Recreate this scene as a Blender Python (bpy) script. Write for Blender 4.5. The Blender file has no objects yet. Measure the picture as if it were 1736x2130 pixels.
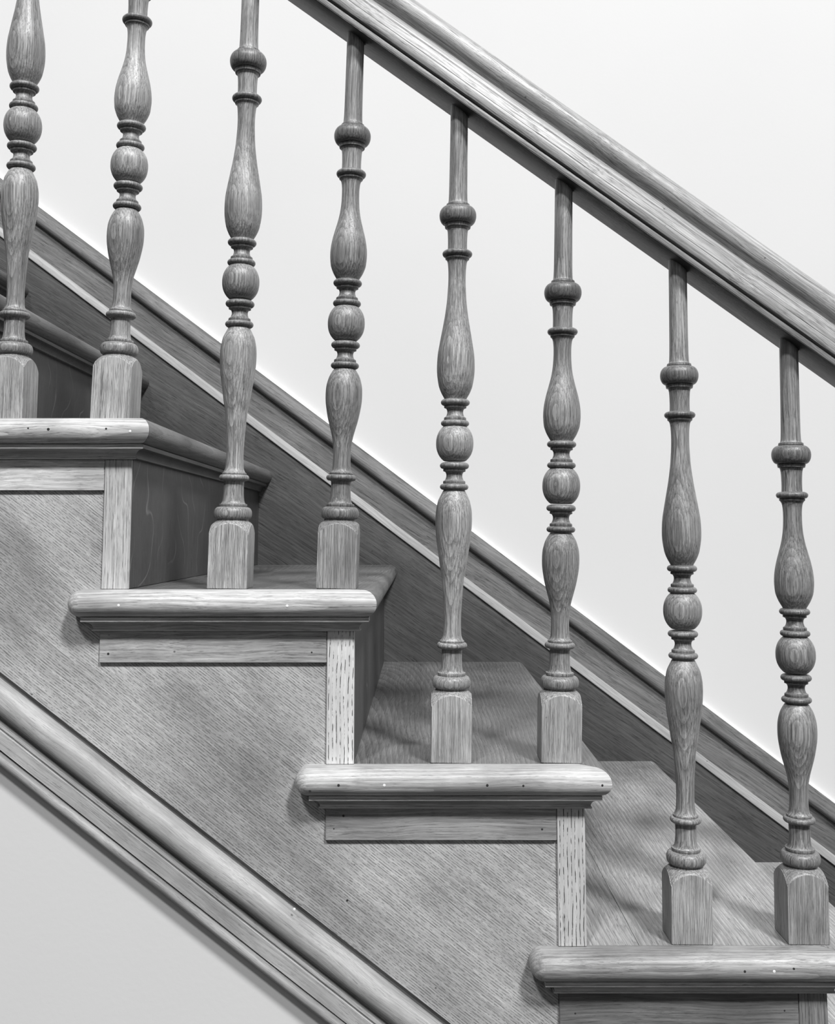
import bpy, math
from mathutils import Vector
PI = math.pi
sc = bpy.context.scene
col = sc.collection

# ------------------------------------------------------------------ camera
cam_data = bpy.data.cameras.new('camera')
cam = bpy.data.objects.new('camera', cam_data); col.objects.link(cam)
cam.location = (0, -1.115, 0)
cam.rotation_euler = (PI/2 + math.atan(214/2120), 0, 0)
cam_data.sensor_fit = 'HORIZONTAL'; cam_data.sensor_width = 36
cam_data.lens = 36*2120/1736
cam_data.shift_x = -9/1736; cam_data.shift_y = -169/1736
cam_data.clip_start = .02
sc.camera = cam

# ------------------------------------------------------------------ materials
class NT:
    def __init__(s, name):
        s.m = bpy.data.materials.new(name); s.m.use_nodes = True
        s.t = s.m.node_tree; s.b = s.t.nodes['Principled BSDF']
    def n(s, typ, **kw):
        nd = s.t.nodes.new(typ)
        for k, v in kw.items():
            if k.startswith('i_'): nd.inputs[k[2:].replace('_', ' ')].default_value = v
            else: setattr(nd, k, v)
        return nd
    def l(s, a, b): s.t.links.new(a, b)
    def math(s, op, a, b=None, c=None, clamp=False):
        nd = s.n('ShaderNodeMath', operation=op, use_clamp=clamp)
        for i, v in enumerate((a, b, c)):
            if v is None: continue
            if isinstance(v, (int, float)): nd.inputs[i].default_value = v
            else: s.l(v, nd.inputs[i])
        return nd.outputs[0]
    def vec(s, op, a, b):
        nd = s.n('ShaderNodeVectorMath', operation=op)
        for i, v in enumerate((a, b)):
            if isinstance(v, tuple): nd.inputs[i].default_value = v
            else: s.l(v, nd.inputs[i])
        return nd.outputs[0]
    def noise(s, v, scale, detail=2, rough=.5, dist=0):
        nd = s.n('ShaderNodeTexNoise'); s.l(v, nd.inputs['Vector'])
        nd.inputs['Scale'].default_value = scale; nd.inputs['Detail'].default_value = detail
        nd.inputs['Roughness'].default_value = rough; nd.inputs['Distortion'].default_value = dist
        return nd.outputs['Fac']
    def smooth(s, v, a, b):
        nd = s.n('ShaderNodeMapRange', interpolation_type='SMOOTHSTEP')
        s.l(v, nd.inputs['Value']); nd.inputs['From Min'].default_value = a; nd.inputs['From Max'].default_value = b
        return nd.outputs['Result']

def wood(name, tone, axis='z', rot=(0, 0, 0), pore=(700, 60, .58, .5), streak=(260, 9, .5),
         ring=(0, 0, 0, (0, 0, 0), (0, 0, 0)), blotch=(14, .35), fleck=0, rough=.5, bump=.25, fine=.25, spec=.35, rows=None, wav=1.0):
    """Oak in shades of grey: growth rings, fibre streaks, open pores, worn blotches and ray flecks."""
    k = NT(name)
    tc = k.n('ShaderNodeTexCoord'); oi = k.n('ShaderNodeObjectInfo')
    sep = k.n('ShaderNodeSeparateColor'); k.l(oi.outputs['Color'], sep.inputs[0])
    seed = k.n('ShaderNodeCombineXYZ')
    k.l(k.math('MULTIPLY', sep.outputs[1], 3.7), seed.inputs[0]); k.l(k.math('MULTIPLY', sep.outputs[1], 5.1), seed.inputs[1])
    k.l(k.math('MULTIPLY', sep.outputs[1], 8.3), seed.inputs[2])
    mp = k.n('ShaderNodeMapping', vector_type='POINT'); mp.inputs['Rotation'].default_value = rot
    k.l(tc.outputs['Object'], mp.inputs['Vector'])
    P = k.vec('ADD', mp.outputs['Vector'], seed.outputs[0])
    # gentle waviness of the grain
    wn = k.n('ShaderNodeTexNoise'); k.l(P, wn.inputs['Vector']); wn.inputs['Scale'].default_value = 9; wn.inputs['Detail'].default_value = 1
    wob = k.vec('MULTIPLY', k.vec('SUBTRACT', wn.outputs['Color'], (.5, .5, .5)), (.010*wav, .010*wav, .010*wav))
    Q = k.vec('ADD', P, wob)
    def st(ac, al):
        return {'x': (al, ac, ac), 'y': (ac, al, ac), 'z': (ac, ac, al)}[axis]
    val = k.math('MULTIPLY', sep.outputs[0], tone)
    s1 = k.noise(k.vec('MULTIPLY', Q, st(streak[0], streak[1])), 1, 3, .65)
    f1 = k.math('MULTIPLY_ADD', k.math('SUBTRACT', s1, .5), streak[2]*3, 1)
    val = k.math('MULTIPLY', val, f1)
    s2 = k.noise(k.vec('MULTIPLY', Q, st(streak[0]*4.5, streak[1]*5)), 1, 4, .7)
    val = k.math('MULTIPLY', val, k.math('MULTIPLY_ADD', k.math('SUBTRACT', s2, .5), fine*3, 1))
    dens = k.noise(P, 22, 2, .5)
    pn = k.noise(k.vec('MULTIPLY', Q, st(pore[0]*1.5, pore[1]*1.3)), 1, 3, .6)
    row = k.noise(k.vec('MULTIPLY', Q, st(pore[0]*.9, 4)), 1, 0, .5)
    pn2 = k.math('ADD', pn, k.math('MULTIPLY', k.math('SUBTRACT', dens, .5), .22))
    pn2 = k.math('ADD', pn2, k.math('MULTIPLY', k.math('SUBTRACT', row, .5), .45))
    p = k.smooth(pn2, pore[2]-.015, pore[2]+.12)
    if rows:      # pores lined up along the edges of the growth rings
        fr, wd, wb, dash, thr, amt, ax = rows
        sp = k.n('ShaderNodeSeparateXYZ'); k.l(Q, sp.inputs[0])
        u = sp.outputs['XYZ'.index(ax[0])]
        if len(ax) > 1: u = k.math('ADD', u, sp.outputs['XYZ'.index(ax[1])])
        jit = k.noise(k.vec('MULTIPLY', P, st(30, 14)), 1, 4, .62)
        ph = k.math('ADD', k.math('MULTIPLY', u, fr), k.math('MULTIPLY', k.math('SUBTRACT', jit, .5), wb))
        dd = k.math('ABSOLUTE', k.math('SUBTRACT', k.math('FRACT', ph), .5))
        line = k.math('SUBTRACT', 1, k.smooth(dd, wd*.5, wd))
        dn0 = k.noise(k.vec('MULTIPLY', P, st(fr*1.6, dash)), 1, 3, .6)
        pr = k.math('MULTIPLY', line, k.smooth(dn0, thr-.01, thr+.10))
        val = k.math('MULTIPLY', val, k.math('MULTIPLY_ADD', pr, -amt, 1))
        p2 = k.math('MAXIMUM', p, pr)
    else: p2 = p
    val = k.math('MULTIPLY', val, k.math('MULTIPLY_ADD', p, -pore[3], 1))
    hgt = k.math('MULTIPLY', p2, -1.0)
    if ring[1]:
        rm = k.n('ShaderNodeMapping'); rm.inputs['Rotation'].default_value = ring[3]
        k.l(k.vec('ADD', mp.outputs['Vector'], k.vec('MULTIPLY', k.vec('SUBTRACT', seed.outputs[0], (1.9, 2.6, 4.2)), (.006, .006, .004))), rm.inputs['Vector'])
        rv = k.vec('ADD', rm.outputs['Vector'], ring[4])
        w = k.n('ShaderNodeTexWave', wave_type='RINGS', rings_direction=axis.upper(), wave_profile='SAW')
        k.l(k.vec('ADD', rv, k.vec('MULTIPLY', wob, (.35, .35, .35))), w.inputs['Vector'])
        w.inputs['Scale'].default_value = ring[0]; w.inputs['Distortion'].default_value = ring[2]
        w.inputs['Detail'].default_value = 2; w.inputs['Detail Scale'].default_value = .06
        val = k.math('MULTIPLY', val, k.math('MULTIPLY_ADD', k.math('SUBTRACT', w.outputs['Fac'], .5), ring[1]*2, 1))
    b1 = k.noise(k.vec('MULTIPLY', P, st(1, .55)), blotch[0], 3, .55)
    val = k.math('MULTIPLY', val, k.math('MULTIPLY_ADD', k.math('SUBTRACT', b1, .5), blotch[1]*3, 1))
    if fleck:
        sq = k.n('ShaderNodeSeparateXYZ'); k.l(tc.outputs['Object'], sq.inputs[0])
        fn = k.noise(k.vec('MULTIPLY', P, (3, 6, 7)), 1, 2, .5)
        ff = k.math('ADD', k.math('MULTIPLY', sq.outputs['Y'], 20), k.math('MULTIPLY', fn, 5))
        d = k.math('ABSOLUTE', k.math('SUBTRACT', k.math('FRACT', ff), .5))
        fl = k.math('SUBTRACT', 1, k.smooth(d, .0, .045))
        gate = k.smooth(k.noise(P, 18, 2), .42, .6)
        val = k.math('ADD', val, k.math('MULTIPLY', k.math('MULTIPLY', fl, gate), fleck))
    # scattered small dark dents
    vo = k.n('ShaderNodeTexVoronoi'); k.l(P, vo.inputs['Vector']); vo.inputs['Scale'].default_value = 42
    dn = k.math('MULTIPLY', k.math('SUBTRACT', 1, k.smooth(vo.outputs['Distance'], .03, .07)),
                k.smooth(k.noise(P, 17, 1), .56, .6))
    val = k.math('MULTIPLY', val, k.math('MULTIPLY_ADD', dn, -.6, 1))
    val = k.math('MAXIMUM', val, .008)
    cc = k.n('ShaderNodeCombineColor')
    for i in range(3): k.l(val, cc.inputs[i])
    k.l(cc.outputs[0], k.b.inputs['Base Color'])
    rr = k.math('MULTIPLY_ADD', s1, .25, rough-.12)
    k.l(rr, k.b.inputs['Roughness'])
    k.b.inputs['Specular IOR Level'].default_value = spec
    bp = k.n('ShaderNodeBump'); bp.inputs['Strength'].default_value = bump; bp.inputs['Distance'].default_value = .0006
    k.l(k.math('ADD', hgt, k.math('MULTIPLY', s1, 1.2)), bp.inputs['Height']); k.l(bp.outputs[0], k.b.inputs['Normal'])
    return k.m

def plain(name, v, rough=.6, noise_amt=.0, scale=3, bump=0):
    k = NT(name)
    k.b.inputs['Roughness'].default_value = rough; k.b.inputs['Specular IOR Level'].default_value = .2
    tc = k.n('ShaderNodeTexCoord')
    a = k.noise(tc.outputs['Object'], scale, 4, .55)
    val = k.math('MULTIPLY', k.math('MULTIPLY_ADD', k.math('SUBTRACT', a, .5), noise_amt, 1), v)
    cc = k.n('ShaderNodeCombineColor')
    for i in range(3): k.l(val, cc.inputs[i])
    k.l(cc.outputs[0], k.b.inputs['Base Color'])
    if bump:
        bp = k.n('ShaderNodeBump'); bp.inputs['Strength'].default_value = bump; bp.inputs['Distance'].default_value = .002
        k.l(k.noise(tc.outputs['Object'], 160, 3, .6), bp.inputs['Height']); k.l(bp.outputs[0], k.b.inputs['Normal'])
    return k.m

RS = math.atan(.744)      # rotation that lays the slope of the stairs along local x
M = {
 'bal':    wood('oak_turned', .24, 'z', ring=(125, .25, 2.5, (.03, .03, 0), (.012, .062, 0)), pore=(1500, 90, .57, .55), streak=(560, 12, .8), blotch=(18, .45), rough=.40, spec=.5, fine=.4),
 'block':  wood('oak_block', .32, 'z', pore=(1500, 80, .57, .45), streak=(520, 10, .55), blotch=(24, .4), rough=.5, fine=.4, rows=(520, .22, 1.2, 28, .42, .5, 'XY'), wav=.4),
 'rail':   wood('oak_rail', .29, 'x', (0, -RS, 0), pore=(1300, 40, .56, .5), streak=(520, 5, .8), blotch=(9, .25), rough=.40, spec=.5, fine=.4),
 'panel':  wood('oak_panel', .35, 'x', (0, -.01-RS, 0), pore=(1500, 190, .64, .25), streak=(640, 12, .42), blotch=(10, .55), rough=.55, fine=.6, rows=(400, .24, 1.3, 210, .44, .5, 'Z'), wav=.4),
 'mould':  wood('oak_moulding', .30, 'x', (0, -RS, 0), pore=(1100, 90, .60, .3), streak=(420, 10, .35), blotch=(20, .38), rough=.5, fine=.3),
 'nose':   wood('oak_nosing', .405, 'x', pore=(1300, 60, .61, .5), streak=(420, 11, .5), ring=(70, .20, 4, (0, .07, .04), (0, .03, .04)), blotch=(18, .5), rough=.42, fine=.35, spec=.45),
 'cove':   wood('oak_cove', .40, 'x', pore=(1200, 60, .6, .4), streak=(500, 7, .5), blotch=(16, .25), rough=.5, fine=.3),
 'strip':  wood('oak_strip', .34, 'x', pore=(1200, 70, .60, .45), streak=(420, 8, .6), blotch=(15, .48), rough=.5, fine=.35),
 'post':   wood('oak_post', .53, 'z', pore=(1100, 90, .66, .5), streak=(300, 6, .25), blotch=(14, .18), rough=.55, rows=(235, .13, 1.3, 95, .45, .9, 'X'), wav=.5),
 'post_mild': wood('oak_post_mild', .50, 'z', pore=(1100, 60, .62, .4), streak=(420, 8, .4), blotch=(14, .2), rough=.55, fine=.5, rows=(300, .2, 1.2, 45, .50, .5, 'X'), wav=.5),
 'tread':  wood('oak_tread', .25, 'y', pore=(1000, 45, .60, .5), streak=(520, 7, .5), ring=(60, .22, 7, (.10, 0, .06), (.02, 0, .05)), wav=1.1, blotch=(10, .42), rough=.42, spec=.5, fine=.4),
 'riser':  wood('oak_riser', .065, 'z', pore=(900, 60, .6, .35), streak=(300, 12, .3), blotch=(9, .35), fleck=.10, rough=.5),
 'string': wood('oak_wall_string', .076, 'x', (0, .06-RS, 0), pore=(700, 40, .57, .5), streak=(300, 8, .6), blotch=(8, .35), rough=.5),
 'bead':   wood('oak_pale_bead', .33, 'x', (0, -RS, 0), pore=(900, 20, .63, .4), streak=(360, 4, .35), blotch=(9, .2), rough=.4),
 'wall':   plain('painted_plaster', .61, .75, .06, 2.3, .05),
 'wall2':  plain('painted_plaster_below', .57, .75, .06, 2.3, .05),
 'caulk':  plain('white_caulk', .92, .5),
 'gap':    plain('dark_gap', .02, .9),
 'nail':   plain('filled_nail', .75, .4),
 'hole':   plain('nail_hole', .03, .8),
}

# ------------------------------------------------------------------ object helpers
def obj(name, verts, faces, mat, parent=None, tone=1.0, seed=.5, smooth=32, loc=None):
    me = bpy.data.meshes.new(name)
    me.from_pydata([tuple(v) for v in verts], [], faces); me.update()
    import bmesh
    bm = bmesh.new(); bm.from_mesh(me); bmesh.ops.recalc_face_normals(bm, faces=bm.faces); bm.to_mesh(me); bm.free()
    if smooth:
        me.shade_smooth(); me.set_sharp_from_angle(angle=math.radians(smooth))
    me.materials.append(mat)
    o = bpy.data.objects.new(name, me); col.objects.link(o)
    if parent: o.parent = parent
    if loc: o.location = loc
    o.color = (tone, seed, 0, 1)
    return o
def thing(name, label, cat, loc=(0, 0, 0), group=None):
    o = bpy.data.objects.new(name, None); col.objects.link(o); o.location = loc
    o.empty_display_size = .05
    o['label'] = label; o['category'] = cat
    if group: o['group'] = group
    return o
def grid(rings, closed=True, caps=True):
    """Skin a list of equal-length rings of points."""
    n = len(rings[0]); V = [p for r in rings for p in r]; F = []
    for i in range(len(rings)-1):
        for j in range(n if closed else n-1):
            k = (j+1) % n
            F.append((i*n+j, i*n+k, (i+1)*n+k, (i+1)*n+j))
    if caps:
        F.append(tuple(range(n-1, -1, -1))); F.append(tuple((len(rings)-1)*n+j for j in range(n)))
    return V, F
def box(x0, x1, y0, y1, z0, z1, b=.0008):
    """Box with slightly eased edges along its length on the four z-edges and the rims."""
    def r(i, z):
        X0, X1, Y0, Y1 = x0+i, x1-i, y0+i, y1-i
        return [(X0+b, Y0, z), (X1-b, Y0, z), (X1, Y0+b, z), (X1, Y1-b, z), (X1-b, Y1, z), (X0+b, Y1, z), (X0, Y1-b, z), (X0, Y0+b, z)]
    return grid([r(b, z0), r(0, z0+b), r(0, z1-b), r(b, z1)])
def slope_bar(prof, s, z0, xa, xb, n=1):
    """Extrude a (y, dz) outline along the slope z = z0 - s*x."""
    rings = []
    for i in range(n+1):
        x = xa+(xb-xa)*i/n
        rings.append([(x, y, z0-s*x+dz) for y, dz in prof])
    return grid(rings)
def cat_rom(pts, sub=5):
    out = []
    for i in range(len(pts)-1):
        p0 = pts[max(i-1, 0)]; p1 = pts[i]; p2 = pts[i+1]; p3 = pts[min(i+2, len(pts)-1)]
        for k in range(sub):
            t = k/sub
            out.append(tuple(.5*((2*b)+(c-a)*t+(2*a-5*b+4*c-d)*t*t+(-a+3*b-3*c+d)*t**3) for a, b, c, d in zip(p0, p1, p2, p3)))
    out.append(pts[-1])
    return out

# ------------------------------------------------------------------ staircase measures (metres)
# step index: -2 .. 4 going down to the right; 0..3 are the steps whose front ends show
RIS = {-2: .506, -1: .317, 0: .128, 1: -.0615, 2: -.2505, 3: -.4405, 4: -.630}      # top of each tread
PL = {-3: -1.107, -2: -.8565, -1: -.606, 0: -.3555, 1: -.1045, 2: .1465, 3: .4020, 4: .6525}   # left edge of each corner strip
PW = .0303
YF, YS, YW = .027, .031, .922      # face of applied strips, face of stringer panel, face of wall stringer
TH = .0295

def nose_levels(n=18):
    L = []
    for i in range(n+1):
        t = -math.cos(PI*i/n)
        d = .0148*(1-(max(0, 1-abs(t)**2.0))**(1/2.0))
        L.append((-TH/2+t*TH/2, d))
    return L
def cove_levels():
    L = [(-TH, .0165), (-TH-.0045, .0165), (-TH-.005, .0160), (-TH-.0052, .0140)]
    for i in range(9):
        a = PI/2*i/8
        L.append((-TH-.0055-.008*math.sin(a)*1.0, .0055+.0080*math.cos(a)**.9 if i < 8 else .0055))
    # turn the quarter round into a hollow
    L = L[:4] + [(-TH-.0055-.008*(1-math.cos(PI/2*i/8)), .0135-.008*math.sin(PI/2*i/8)) for i in range(9)]
    L += [(-TH-.0137, .0068), (-TH-.0148, .0070), (-TH-.0155, .0062)]
    return L

names = {-2: 'second step above the topmost full step, mostly hidden', -1: 'one above the bright topmost front nosing, seen only as a dark edge',
         0: 'topmost', 1: 'second', 2: 'third', 3: 'lowest', 4: 'bottom right'}
TL = {-2: 'dark oak tread glimpsed at the far left edge behind the leftmost baluster',
      -1: 'dark oak tread with rounded nosing seen behind the two leftmost balusters',
      0: 'oak tread carrying the two leftmost balusters, seen from just below its edge',
      1: 'oak tread under the third and fourth balusters from the left',
      2: 'oak tread under the fifth and sixth balusters from the left',
      3: 'worn pale oak tread under the two rightmost balusters',
      4: 'sliver of oak tread at the right edge behind the rightmost baluster'}
TREADS = {}; NOSES = {}; STRIPS = {}
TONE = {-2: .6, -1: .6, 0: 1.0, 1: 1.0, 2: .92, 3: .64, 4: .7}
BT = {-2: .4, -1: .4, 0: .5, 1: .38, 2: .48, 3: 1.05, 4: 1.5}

for i in range(-2, 5):
    zt = RIS[i]; xs = PL[i-1]; xp = PL[i]+PW
    ox = xs; root = thing('stair_tread', TL[i], 'stair tread', (ox, 0, zt), 'oak treads of the staircase')
    TREADS[i] = root
    x0 = xs-.032-ox; x1 = xp+.0257-ox; xr = PL[i-1]+PW-.004-ox
    sd = .13+.17*(i+2)
    # return nosing across the front end
    rings = []
    for z, d in nose_levels():
        rc = .0165-d; r = []
        r.append((x0+d, YS-.0003, z))
        for q in range(9):
            a = PI+PI/2*q/8
            r.append((x0+.0165+rc*math.cos(a), .0165+rc*math.sin(a), z))
        r.append((x1-d-.0002, d, z)); r.append((x1-YS-.0002, YS-.0003, z))
        rings.append(r)
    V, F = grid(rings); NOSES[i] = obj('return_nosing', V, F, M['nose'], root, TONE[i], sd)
    # board running back to the wall with its own rounded edge
    spans = [(xr, None)] if i != 3 else [(xr, .2335-ox-.0003), (.2335-ox+.0003, None)]
    for a0, a1 in spans:
        rings = []
        for z, d in nose_levels():
            if a1 is None: r = [(x1-YS, YS+.0006, z), (x1-d, d+.0005, z), (x1-d, YW+.01, z), (a0, YW+.01, z), (a0, YS+.0006, z)]
            else: r = [(a1, YS+.0006, z), (a1, YW+.01, z), (a0, YW+.01, z), (a0, YS+.0006, z)]
            rings.append(r)
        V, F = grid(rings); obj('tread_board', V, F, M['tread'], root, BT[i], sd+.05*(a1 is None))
    # cove moulding tucked under the nosing
    rings = []; side = []
    wrap = i <= 0
    for z, o in cove_levels():
        lx = xs-ox; px = xp-ox
        if wrap: rings.append([(lx-o, YS, z), (lx-o, YF-o, z), (px+o, YF-o, z), (px-.004, YS, z)])
        else: rings.append([(lx-o, YS, z), (lx-o, YF-o, z), (px+o, YF-o, z), (px+o, YS, z)])
        side.append([(px-.0037, YS, z), (px+o, YF-o+.0003, z), (px+o, YW+.005, z), (px-.0037, YW+.005, z)])
    V, F = grid(rings); obj('cove_moulding', V, F, M['cove'], root, .75+.35*TONE[i], sd+.3)
    if wrap:
        V, F = grid(side); obj('riser_cove', V, F, M['string'], root, 1.3, sd+.4)

    # riser board under the nosing, facing down the stairs
    if i < 4:
        zb = RIS[i+1]
        RL = {-2: 'dark oak riser at the far left edge, highest one glimpsed', -1: 'dark oak riser behind the bases of the two leftmost balusters',
              0: 'wide dark oak riser with pale flecks, rising behind the third baluster', 1: 'narrow dark oak riser to the right of the palest corner strip',
              2: 'oak riser edge-on behind the corner strip right of the sixth baluster', 3: 'oak riser edge-on behind the lowest corner strip'}
        t = thing('stair_riser', RL[i], 'stair riser', (xp, 0, zb), 'oak risers of the staircase')
        V, F = box(-.018, 0, YS+.0004, YW+.005, 0, zt-TH-zb-.0001)
        obj('riser_board', V, F, M['riser'], t, {1: 1.0}.get(i, 1.05), sd+.2)

# applied trim on the stringer: a horizontal strip under each cove and a vertical strip at each corner
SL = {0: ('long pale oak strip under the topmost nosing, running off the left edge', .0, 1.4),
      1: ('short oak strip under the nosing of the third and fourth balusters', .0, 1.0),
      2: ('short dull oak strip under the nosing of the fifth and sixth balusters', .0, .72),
      3: ('oak strip with painted-in shade under the lowest nosing at the bottom edge', .0, .42), -1: ('', 0, 1)}  # lowest strip's tone carries the light falloff towards the lower right
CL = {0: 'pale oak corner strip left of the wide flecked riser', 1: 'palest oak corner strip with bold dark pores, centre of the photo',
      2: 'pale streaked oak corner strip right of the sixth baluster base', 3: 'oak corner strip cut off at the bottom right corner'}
PT = {0: .85, 1: 1.1, 2: .88, 3: .38}  # last corner strip darkened: light falloff put into its tone
for i in range(0, 4):
    zc = RIS[i]-TH-.0155
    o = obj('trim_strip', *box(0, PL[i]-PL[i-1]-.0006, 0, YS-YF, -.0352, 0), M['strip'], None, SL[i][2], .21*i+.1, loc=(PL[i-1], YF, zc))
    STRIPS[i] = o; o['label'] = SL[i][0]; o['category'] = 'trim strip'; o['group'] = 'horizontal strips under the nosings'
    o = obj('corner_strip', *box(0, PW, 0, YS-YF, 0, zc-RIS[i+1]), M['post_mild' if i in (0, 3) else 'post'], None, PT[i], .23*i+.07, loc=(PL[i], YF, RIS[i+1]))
    o['label'] = CL[i]; o['category'] = 'corner strip'; o['group'] = 'vertical strips at the step corners'

# ------------------------------------------------------------------ nail heads and holes in the woodwork
def nose_inset(z):
    t = min(1, abs((z+TH/2)/(TH/2))); return .0148*(1-math.sqrt(1-t*t))
def spot(name, parent, x, y, z, r, mat):
    V, F = grid([[(x+rr*math.cos(2*PI*j/12), y+dy, z+rr*math.sin(2*PI*j/12)) for j in range(12)] for rr, dy in ((r, .0006), (r, -.00005), (r*.6, -.0002))])
    obj(name, V, F, mat, parent, smooth=0)
for i, nm, x, z, r in [(0, 'nail_head', -.3206, .1121, .0014), (0, 'nail_hole', -.4329, .1153, .0010), (0, 'nail_hole', -.4106, .1142, .0016), (0, 'nail_hole', -.3471, .1148, .0012),
                       (1, 'nail_head', -.3277, -.0771, .0015), (1, 'nail_head', -.1456, -.0776, .0015),
                       (2, 'nail_head', -.0399, -.266, .0015), (2, 'nail_hole', -.0884, -.266, .0014), (2, 'nail_hole', -.119, -.2719, .0014), (2, 'nail_hole', .0695, -.266, .0014),
                       (2, 'nail_hole', .1078, -.2665, .0012), (2, 'nail_hole', .1917, -.266, .0012), (3, 'nail_head', .3676, -.4547, .0015), (3, 'nail_hole', .3883, -.4523, .0013), (3, 'nail_hole', .337, -.4547, .0013)]:
    root = TREADS[i]; zz = z-RIS[i]
    spot(nm, NOSES[i], x-root.location.x, nose_inset(zz), zz, r, M['nail' if nm == 'nail_head' else 'hole'])
for i, x, z, r in [(1, -.3454, -.1318, .0014), (1, -.1213, -.1302, .0010), (2, -.085, -.3046, .0013), (2, -.0953, -.3182, .0008), (2, .1302, -.3187, .0012), (3, .1633, -.5083, .0010), (3, .3861, -.5054, .0010)]:
    o = STRIPS[i]; spot('nail_hole', o, x-o.location.x, 0, z-o.location.z, r, M['hole'])

# ------------------------------------------------------------------ outer stringer
st = thing('outer_stringer', 'sloping oak side panel of the staircase with moulded lower edge', 'stair stringer', (0, YS, -.5))
def rel(V, z=.5, y=-YS): return [(a, b+y, c+z) for a, b, c in V]
s1 = .743
front = []
XA, XB = -1.05, .85
top = [(XA, RIS[-2]+.05)]
for i in range(-2, 5):
    top.append((PL[i]+PW-.022 if i < 4 else XB, RIS[i]-TH-.001))
    if i < 4: top.append((PL[i]+PW-.022, RIS[i+1]-TH-.001))
top[0] = (XA, RIS[-2]-TH-.001)
poly = top+[(XB, -.4975-s1*XB), (XA, -.4975-s1*XA)]
n = len(poly)
V = [(x, YS, z) for x, z in poly]+[(x, YS+.022, z) for x, z in poly]
F = [tuple(range(n)), tuple(range(2*n-1, n-1, -1))]+[(j, (j+1) % n, n+(j+1) % n, n+j) for j in range(n)]
obj('side_panel', rel(V), F, M['panel'], st, 1, .35, smooth=0)
z0 = -.4975
# quirk between panel and roll
V, F = slope_bar([(YS+.0065, .001), (YS+.0065, -.012), (YS+.02, -.012), (YS+.02, .001)], s1, z0, XA, XB); obj('quirk', rel(V), F, M['mould'], st, .55, .3)
roll = [(YS+.02, -.0088), (YS+.001, -.0088)]
for q in range(17):
    a = PI/2-PI*q/16*1.0
    roll.append((YS-.001-.0135*math.cos(a)**.8 if math.cos(a) > 1e-6 else YS-.001, -.0095-.0177+.0177*math.sin(a)))
roll += [(YS+.001, -.0455), (YS+.02, -.0455)]
V, F = slope_bar(roll, s1+.002, z0, XA, XB); obj('roll_moulding', rel(V), F, M['mould'], st, 1.05, .62)
fas = [(YS+.02, -.0455), (YS+.005, -.0455), (YS+.005, -.0515), (YS-.003, -.0520), (YS-.0045, -.0535), (YS-.0045, -.0575), (YS-.0025, -.0590), (YS-.0025, -.0602), (YS-.0042, -.0612), (YS-.0042, -.0805), (YS+.02, -.0805)]
V, F = slope_bar(fas, s1+.003, z0, XA, XB); obj('fascia_moulding', rel(V), F, M['mould'], st, 1.08, .17)
low = [(YS+.0078, -.0822), (YS-.002, -.0822)]
for q in range(11):
    a = PI/2-PI*q/10
    low.append((YS-.002-.0065*max(0, math.cos(a))**.8, -.0890+.0066*math.sin(a)))
low += [(YS+.001, -.0968), (YS+.0078, -.0968)]
V, F = slope_bar(low, s1, z0, XA, XB); obj('edge_bead', rel(V), F, M['mould'], st, .82, .81)

spot('nail_head', st, -.1358, YS-.0145-YS, -.3982+.5, .0014, M['nail'])
spot('nail_hole', st, -.0805, 0, -.3941+.5, .0012, M['hole'])
# ------------------------------------------------------------------ wall stringer
wt = thing('wall_stringer', 'dark oak skirting board climbing the white wall behind the steps', 'wall stringer', (0, YW, 0))
s2 = .749; XC, XD = -1.25, 1.35
def wrel(V): return [(a, b-YW, c) for a, b, c in V]
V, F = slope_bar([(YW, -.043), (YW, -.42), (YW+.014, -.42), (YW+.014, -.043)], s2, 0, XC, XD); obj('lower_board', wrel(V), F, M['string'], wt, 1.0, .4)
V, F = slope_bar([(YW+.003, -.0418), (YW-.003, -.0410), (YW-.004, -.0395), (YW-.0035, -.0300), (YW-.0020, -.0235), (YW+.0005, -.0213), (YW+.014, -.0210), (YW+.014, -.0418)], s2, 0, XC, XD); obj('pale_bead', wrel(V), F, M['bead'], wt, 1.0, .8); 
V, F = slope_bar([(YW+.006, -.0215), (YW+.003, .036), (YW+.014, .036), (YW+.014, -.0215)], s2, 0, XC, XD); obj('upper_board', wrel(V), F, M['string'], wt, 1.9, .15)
cap = [(YW+.014, .0405), (YW+.005, .0405), (YW+.002, .0400)]
for q in range(9):
    a = -PI/2+PI/2*q/8*1.2
    cap.append((YW-.001-.008*math.cos(a), .0500+.0095*math.sin(a)))
cap += [(YW-.004, .0560), (YW-.003, .0580), (YW-.001, .0700), (YW+.002, .0755), (YW+.005, .0785), (YW+.014, .0785)]
V, F = slope_bar(cap, s2, 0, XC, XD); obj('cap_moulding', wrel(V), F, M['string'], wt, 1.6, .66)
V, F = slope_bar([(YW+.004, .0785), (YW+.0035, .0800), (YW+.006, .0825), (YW+.014, .0835), (YW+.014, .0785)], s2, 0, XC, XD); obj('caulk_line', wrel(V), F, M['caulk'], wt, 1, .5)

# ------------------------------------------------------------------ walls
def structure(name, V, F, mat):
    o = obj(name, V, F, mat, None, 1, .5, 0); o['kind'] = 'structure'; return o
structure('wall_back', *box(-3, 3, YW+.0135, YW+.12, -2, 2.6, .001), M['wall'])
# plastered wall closing the space under the stairs, cut along the slope
wp = [(-3, -2.2), (.84, -2.2), (.84, -.5915-s1*.84), (-1.04, -.5915+s1*1.04), (-3, .181)]
nn = len(wp)
V = [(x, YS+.008, z) for x, z in wp]+[(x, YS+.08, z) for x, z in wp]
F = [tuple(range(nn)), tuple(range(2*nn-1, nn-1, -1))]+[(j, (j+1) % nn, nn+(j+1) % nn, nn+j) for j in range(nn)]
structure('wall_front', V, F, M['wall2'])

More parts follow.
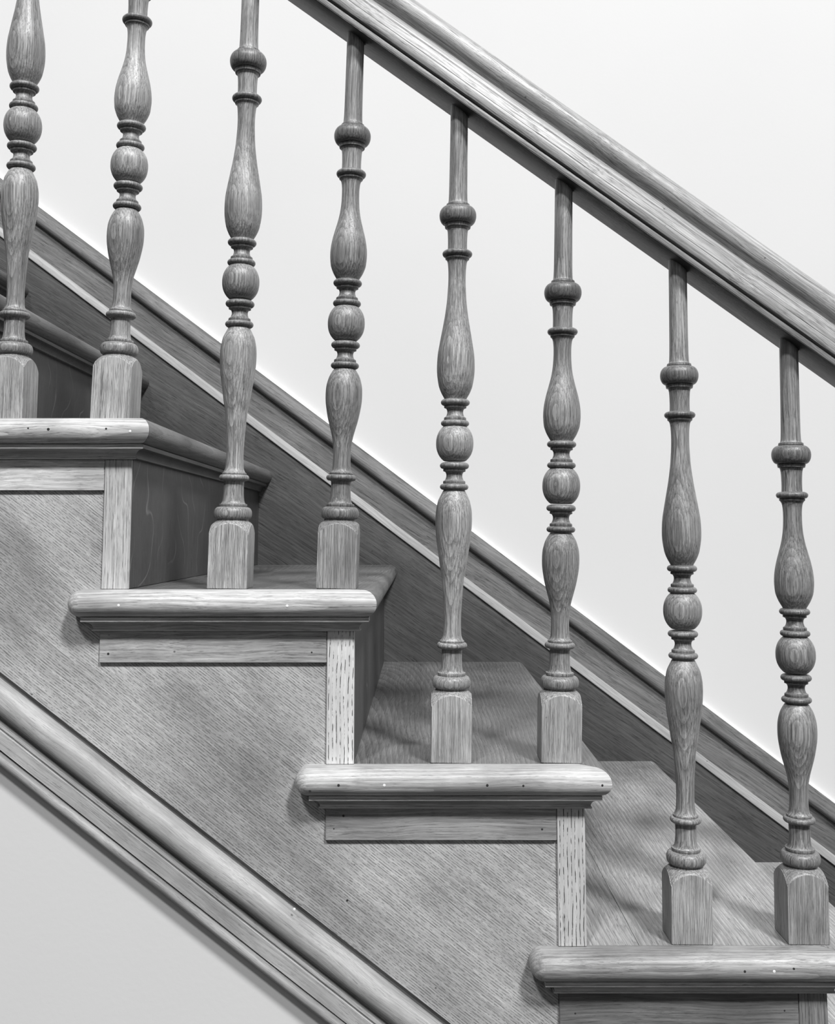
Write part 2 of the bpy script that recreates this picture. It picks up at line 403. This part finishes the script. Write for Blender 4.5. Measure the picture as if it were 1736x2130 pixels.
# ------------------------------------------------------------------ handrail
hr = thing('handrail', 'moulded oak handrail sloping down across the white wall', 'handrail', (0, .053, .532))
s3 = .7365; kp = math.sqrt(1+s3*s3)         # vertical height of one unit measured square to the rail
half = [(.0285, .0013), (.0288, .0040), (.0280, .0072), (.0255, .0086), (.0253, .0092)]
bodyp = [(.0270, .0096), (.0298, .0106), (.0310, .0132), (.0310, .0198), (.0305, .0208), (.0297, .0211), (.0295, .0217), (.0298, .0224),
         (.0290, .0262), (.0282, .0300), (.0276, .0318), (.0262, .0321), (.0260, .0332), (.0262, .0345), (.0250, .0378), (.0226, .0408), (.0204, .0424),
         (.0200, .0436), (.0222, .0462), (.0254, .0500), (.0274, .0550), (.0276, .0605), (.0256, .0665), (.0210, .0715), (.0140, .0748), (.0060, .0760), (0, .0762)]
bodyp = bodyp[:13]+cat_rom(bodyp[13:], 3)
def sym(p): return [(-u, v) for u, v in p]+[(u, v) for u, v in reversed(p)]
def rail_piece(name, p, tone, seed):
    pr = []
    for u, v in p:
        pr.append((u, v*kp))
    ring = [(-u, v) for u, v in pr]
    ring += [(u, v) for u, v in reversed(pr) if u > 1e-9]
    V, F = slope_bar(ring, s3, 0, -1.1, .85)
    obj(name, V, F, M['rail'], hr, tone, seed)
rail_piece('bottom_bead', half, .45, .31)  # bead tone lowered, shade below the rail put into it
rail_piece('underside_shade', [(.0276, 0), (.0282, .0003), (.0282, .0011)], .10, .44)  # thin added layer, its near-black tone paints the shade under the rail
rail_piece('rail_body', bodyp, 1.0, .57)

# ------------------------------------------------------------------ balusters
def lathe(prof, seg=48):
    V = []; F = []
    rings = [[(r*math.cos(2*PI*j/seg), r*math.sin(2*PI*j/seg), z) for j in range(seg)] for z, r in prof]
    return grid(rings)
def block_parts():
    dome = [(.0315, .0600), (.0300, .0630), (.0281, .0660), (.0262, .0685), (.0243, .0707), (.0223, .0727), (.0200, .0747), (.0180, .0760)]
    def zat(r):
        if r >= dome[0][0]: return dome[0][1]-(r-dome[0][0])*2.2
        for (ra, za), (rb, zb_) in zip(dome, dome[1:]):
            if rb <= r <= ra: return za+(zb_-za)*(ra-r)/(ra-rb)
        return dome[-1][1]
    A = []
    for j in range(128):
        a = 2*PI*j/128+PI/4; c, s_ = abs(math.cos(a)), abs(math.sin(a))
        sq = .0223*(c**60+s_**60)**(-1/60); A.append((a, sq, zat(sq)))
    side = [[((sq-i)*math.cos(a), (sq-i)*math.sin(a), z if z < 1 else zc) for a, sq, zc in A] for i, z in ((.0012, 0), (.0012, .0007), (.0002, .0010), (0, .0016), (0, 9))]
    side.append([((sq-.0005)*math.cos(a), (sq-.0005)*math.sin(a), zc+.0003) for a, sq, zc in A])
    sh = []
    for t in (0, .12, .3, .5, .7, .9, 1):
        r = []
        for a, sq, zc in A:
            rr = (sq-.0005)+(.0180-(sq-.0005))*t; r.append((rr*math.cos(a), rr*math.sin(a), (zc+.0003)*(1-t)+.0760*t if t in (0, 1) else zat(rr)+.0003*(1-t)))
        sh.append(r)
    sh.append([(.0175*math.cos(a), .0175*math.sin(a), .0772) for a, _, _ in A])
    return grid(side), grid(sh)
def mm(l): return [(a/1000, b/1000) for a, b in l]
def torus_seg(z0, z1, r0, r1, rm, n=8, zc=None):
    """Rounded ring from (z0,r0) out to rm and back to (z1,r1)."""
    out = []
    zc = (z0+z1)/2 if zc is None else zc
    for i in range(n+1):
        a = PI/2*i/n; out.append((zc-(zc-z0)*math.cos(a), r0+(rm-r0)*math.sin(a)))
    for i in range(1, n+1):
        a = PI/2*i/n; out.append((zc+(z1-zc)*math.sin(a), r1+(rm-r1)*math.cos(a)))
    return out
def base_ring(): return mm([(76.8, 18.0), (78.2, 17.5)]+torus_seg(78.6, 92, 18.6, 16.4, 21.6, 8, 84.8)+[(92.3, 15.2), (93, 15.6), (94.4, 15.9), (95.6, 15.6)])
def base_neck(): return mm([(95.4, 15.2)]+cat_rom([(95.8, 14.0), (97.3, 13.0), (100.3, 12.2), (106.6, 11.5), (114, 11.3), (120.5, 11.5)], 4))
def neck_ring(): return mm([(120.3, 11.2), (121.8, 12.3)]+torus_seg(122, 128.9, 13.2, 14.0, 17.1, 6)+[(129.1, 13.2), (129.8, 13.9), (131.2, 13.6)])
def vase_low(s):   # from neck to its widest and in again
    if s == 'long': p = [(131, 13.0), (133.9, 11.4), (138, 10.4), (148.7, 9.8), (159, 9.9), (170, 10.3), (180.5, 11.0), (191, 11.8), (201.8, 12.8), (212.4, 14.8), (225.7, 16.7), (235.9, 18.3), (246, 19.7), (256.4, 20.6), (266.6, 20.9), (276.9, 20.4), (287, 18.4), (292.4, 16.2), (297.5, 13.6), (300.3, 12.2)]
    else: p = [(131, 13.0), (133.5, 11.3), (137, 10.5), (144, 10.1), (154.4, 10.1), (164, 10.8), (173.6, 12.4), (183.2, 14.9), (192.8, 17.4), (202.5, 19.3), (212, 20.7), (221.8, 21.1), (231.5, 20.5), (240, 18.4), (245, 16.3), (249, 13.9), (251.6, 12.2)]
    return mm(cat_rom(p, 4))
def bead_pair(z, up):
    """Two rings with a waist between them; z = height of the lower ring's centre, 22.5 mm apart."""
    return mm([(z-3.8, 11.8)]+torus_seg(z-3.4, z+3.4, 12.6, 12.8, 16.3, 6)+[(z+3.6, 12.4), (z+4.4, 12.9), (z+6.6, 12.6), (z+7.0, 11.6)]
              +cat_rom([(z+8.2, 10.4), (z+11.5, 9.3), (z+14.5, 9.3), (z+17, 10.4)], 3)
              +[(z+17.6, 11.8), (z+18.0, 12.8), (z+20.0, 12.9), (z+20.4, 12.3)]+torus_seg(z+20.6, z+28.0, 12.9, 12.2, 16.7, 6)+[(z+28.2, 11.6)])
def ball(z):       # z = centre
    p = []
    for i in range(25):
        t = -1+2*i/24
        p.append((z+t*19.6, 21.5*(1-abs(t*.80)**2.2)**(1/2.0)))
    return mm([(z-20.4, 12.0)]+p+[(z+20.6, 12.0)])
def vase_up(s):
    if s == 'long': p = [(404.6, 12.2), (408, 14.0), (412.2, 16.3), (417.5, 18.5), (422.8, 19.9), (433.3, 21.5), (444, 21.9), (457, 21.2), (467.6, 19.6), (478.2, 17.8), (488.9, 15.9), (499.6, 14.1), (510.3, 12.6), (521, 11.4), (531.7, 10.7), (542.5, 10.2), (553.3, 10.2), (562, 10.7), (567.5, 11.5), (570.2, 13.0)]
    else: p = [(356.2, 12.2), (359.5, 14.2), (364.6, 17.1), (370, 19.3), (375.4, 20.7), (386.2, 21.5), (397, 20.8), (407.9, 18.8), (418.8, 16.0), (429.7, 13.2), (440.6, 11.3), (451.5, 10.4), (462.5, 10.2), (470, 10.6), (475, 11.5), (477.6, 13.0)]
    return mm(cat_rom(p, 4))
def collar(z):     # z = centre of the thin ring (577 long / 486 short)
    return mm([(z-6.9, 12.9), (z-6.4, 13.9), (z-4.4, 14.2), (z-3.9, 13.5)]+torus_seg(z-3.7, z+3.8, 14.2, 12.2, 17.5, 6)+[(z+4.0, 11.5)])
def collar_neck(z):
    return mm(cat_rom([(z+3.8, 11.4), (z+11, 11.2), (z+20, 11.4), (z+27, 11.9), (z+31, 12.9)], 4))
def top_ring(z):   # z = centre of the fat ring (624 / 533.5)
    return mm([(z-16.2, 12.7), (z-15.8, 14.9), (z-12.4, 15.6), (z-11.8, 14.9)]+torus_seg(z-11.6, z+9.3, 15.6, 14.2, 21.7, 9, z-1.0)+[(z+9.4, 13.4), (z+10.2, 14.0), (z+12.4, 13.6), (z+12.8, 12.6)])
def shaft(z, top): return mm(cat_rom([(z+12.6, 12.4), (z+14.5, 11.5), (z+20, 11.0), (z+34, 10.7), (z+70, 10.5), (top, 10.3)], 4))

def make_baluster(kind):
    root = thing('baluster', 'x', 'baluster')
    zb = 304 if kind == 'long' else 255.5          # lower ring pair
    zball = 354 if kind == 'long' else 305.2
    zu = 377.2 if kind == 'long' else 328.8        # upper ring pair
    zc = 577 if kind == 'long' else 484.6
    zt = 624 if kind == 'long' else 532
    top = 772 if kind == 'long' else 676
    bl, sh = block_parts()
    parts = [('plinth_block', bl), ('block_shoulder', sh), ('base_ring', lathe(base_ring())), ('lower_neck', lathe(base_neck())), ('neck_ring', lathe(neck_ring())),
             ('lower_vase', lathe(vase_low(kind))), ('ring_pair', lathe(bead_pair(zb, 0))), ('ball', lathe(ball(zball))), ('ring_pair', lathe(bead_pair(zu, 1))),
             ('upper_vase', lathe(vase_up(kind))), ('collar_ring', lathe(collar(zc))), ('upper_neck', lathe(collar_neck(zc))), ('top_ring', lathe(top_ring(zt))),
             ('shaft', lathe(shaft(zt, top)))]
    for nm, (V, F) in parts: obj(nm, V, F, M['block' if nm == 'plinth_block' else 'bal'], root, smooth=24 if nm == 'plinth_block' else 40)
    return root
def copy_tree(o):
    c = o.copy(); col.objects.link(c)
    for ch in o.children:
        d = ch.copy(); col.objects.link(d); d.parent = c
    return c
protos = {}
BAL = [('long', -.4745, .0020, 0, 1.0, .11, 'leftmost oak baluster, partly cut off by the left edge'),
       ('short', -.3535, .0248, 0, 1.08, .92, 'second oak baluster from the left, on the topmost front nosing'),
       ('long', -.2171, .0156, 1, 1.02, .45, 'tall-necked oak baluster in front of the wide flecked riser'),
       ('short', -.0956, .0252, 1, .78, .63, 'dark oak baluster fourth from the left, right of the one by the flecked riser'),
       ('long', .0319, .0169, 2, 1.08, .27, 'fifth oak baluster from the left, left one of the pair on the mid-stair tread'),
       ('short', .1529, .0222, 2, .90, .78, 'sixth oak baluster from the left, nearest the mid-stair nosing corner'),
       ('long', .2911, .0111, 3, .96, .36, 'tall-necked oak baluster on the lowest tread, second from the right'),
       ('short', .4167, .0142, 3, .78, .55, 'rightmost oak baluster, beside the right edge on the lowest tread')]
YB = .0535
for kind, x, lean, stp, tone, seed, lab in BAL:
    if kind not in protos: protos[kind] = r = make_baluster(kind)
    else: r = copy_tree(protos[kind])
    r.location = (x, YB, RIS[stp]-.0003); r.rotation_euler = (0, math.atan(lean), 0)
    r['label'] = lab; r['group'] = 'turned oak balusters'
    for ch in r.children:
        t = tone*({'plinth_block': 1.12}.get(ch.name.split('.')[0], 1)*({'block_shoulder': 1.12, 'top_ring': .58, 'collar_ring': .66, 'ring_pair': .72, 'neck_ring': .88, 'base_ring': .9}.get(ch.name.split('.')[0], 1))); ch.color = (t, seed, 0, 1)

# ------------------------------------------------------------------ light
w = bpy.data.worlds.new('world'); sc.world = w; w.use_nodes = True
wn = w.node_tree; bg = wn.nodes['Background']
tcw = wn.nodes.new('ShaderNodeTexCoord'); sx = wn.nodes.new('ShaderNodeSeparateXYZ'); mr = wn.nodes.new('ShaderNodeMapRange')
wn.links.new(tcw.outputs['Generated'], sx.inputs[0]); wn.links.new(sx.outputs['Z'], mr.inputs['Value'])
mr.inputs['From Min'].default_value = -.35; mr.inputs['From Max'].default_value = .8
mr.inputs['To Min'].default_value = .015; mr.inputs['To Max'].default_value = .13
wn.links.new(mr.outputs[0], bg.inputs[1]); bg.inputs[0].default_value = (1, 1, 1, 1)
def lamp(name, loc, size, power):
    d = bpy.data.lights.new(name, 'AREA'); d.shape = 'DISK'; d.size = size; d.energy = power
    o = bpy.data.objects.new(name, d); col.objects.link(o); o.location = loc
    o.rotation_euler = (Vector((0, .2, -.1))-Vector(loc)).to_track_quat('-Z', 'Y').to_euler()
    return o
lamp('ceiling_light', (-2.4, -6.0, 7.6), .8, 640)
lamp('ceiling_light', (3.0, -5.3, 7.4), 1.4, 1160)
lamp('front_fill', (.9, -3.4, .45), 1.6, 13)  # unseen fill added in front to brighten the lower wall

sc.view_settings.view_transform = 'Standard'; sc.view_settings.look = 'None'
sc.view_settings.gamma = 1; sc.view_settings.exposure = 0; sc.view_settings.use_curve_mapping = False
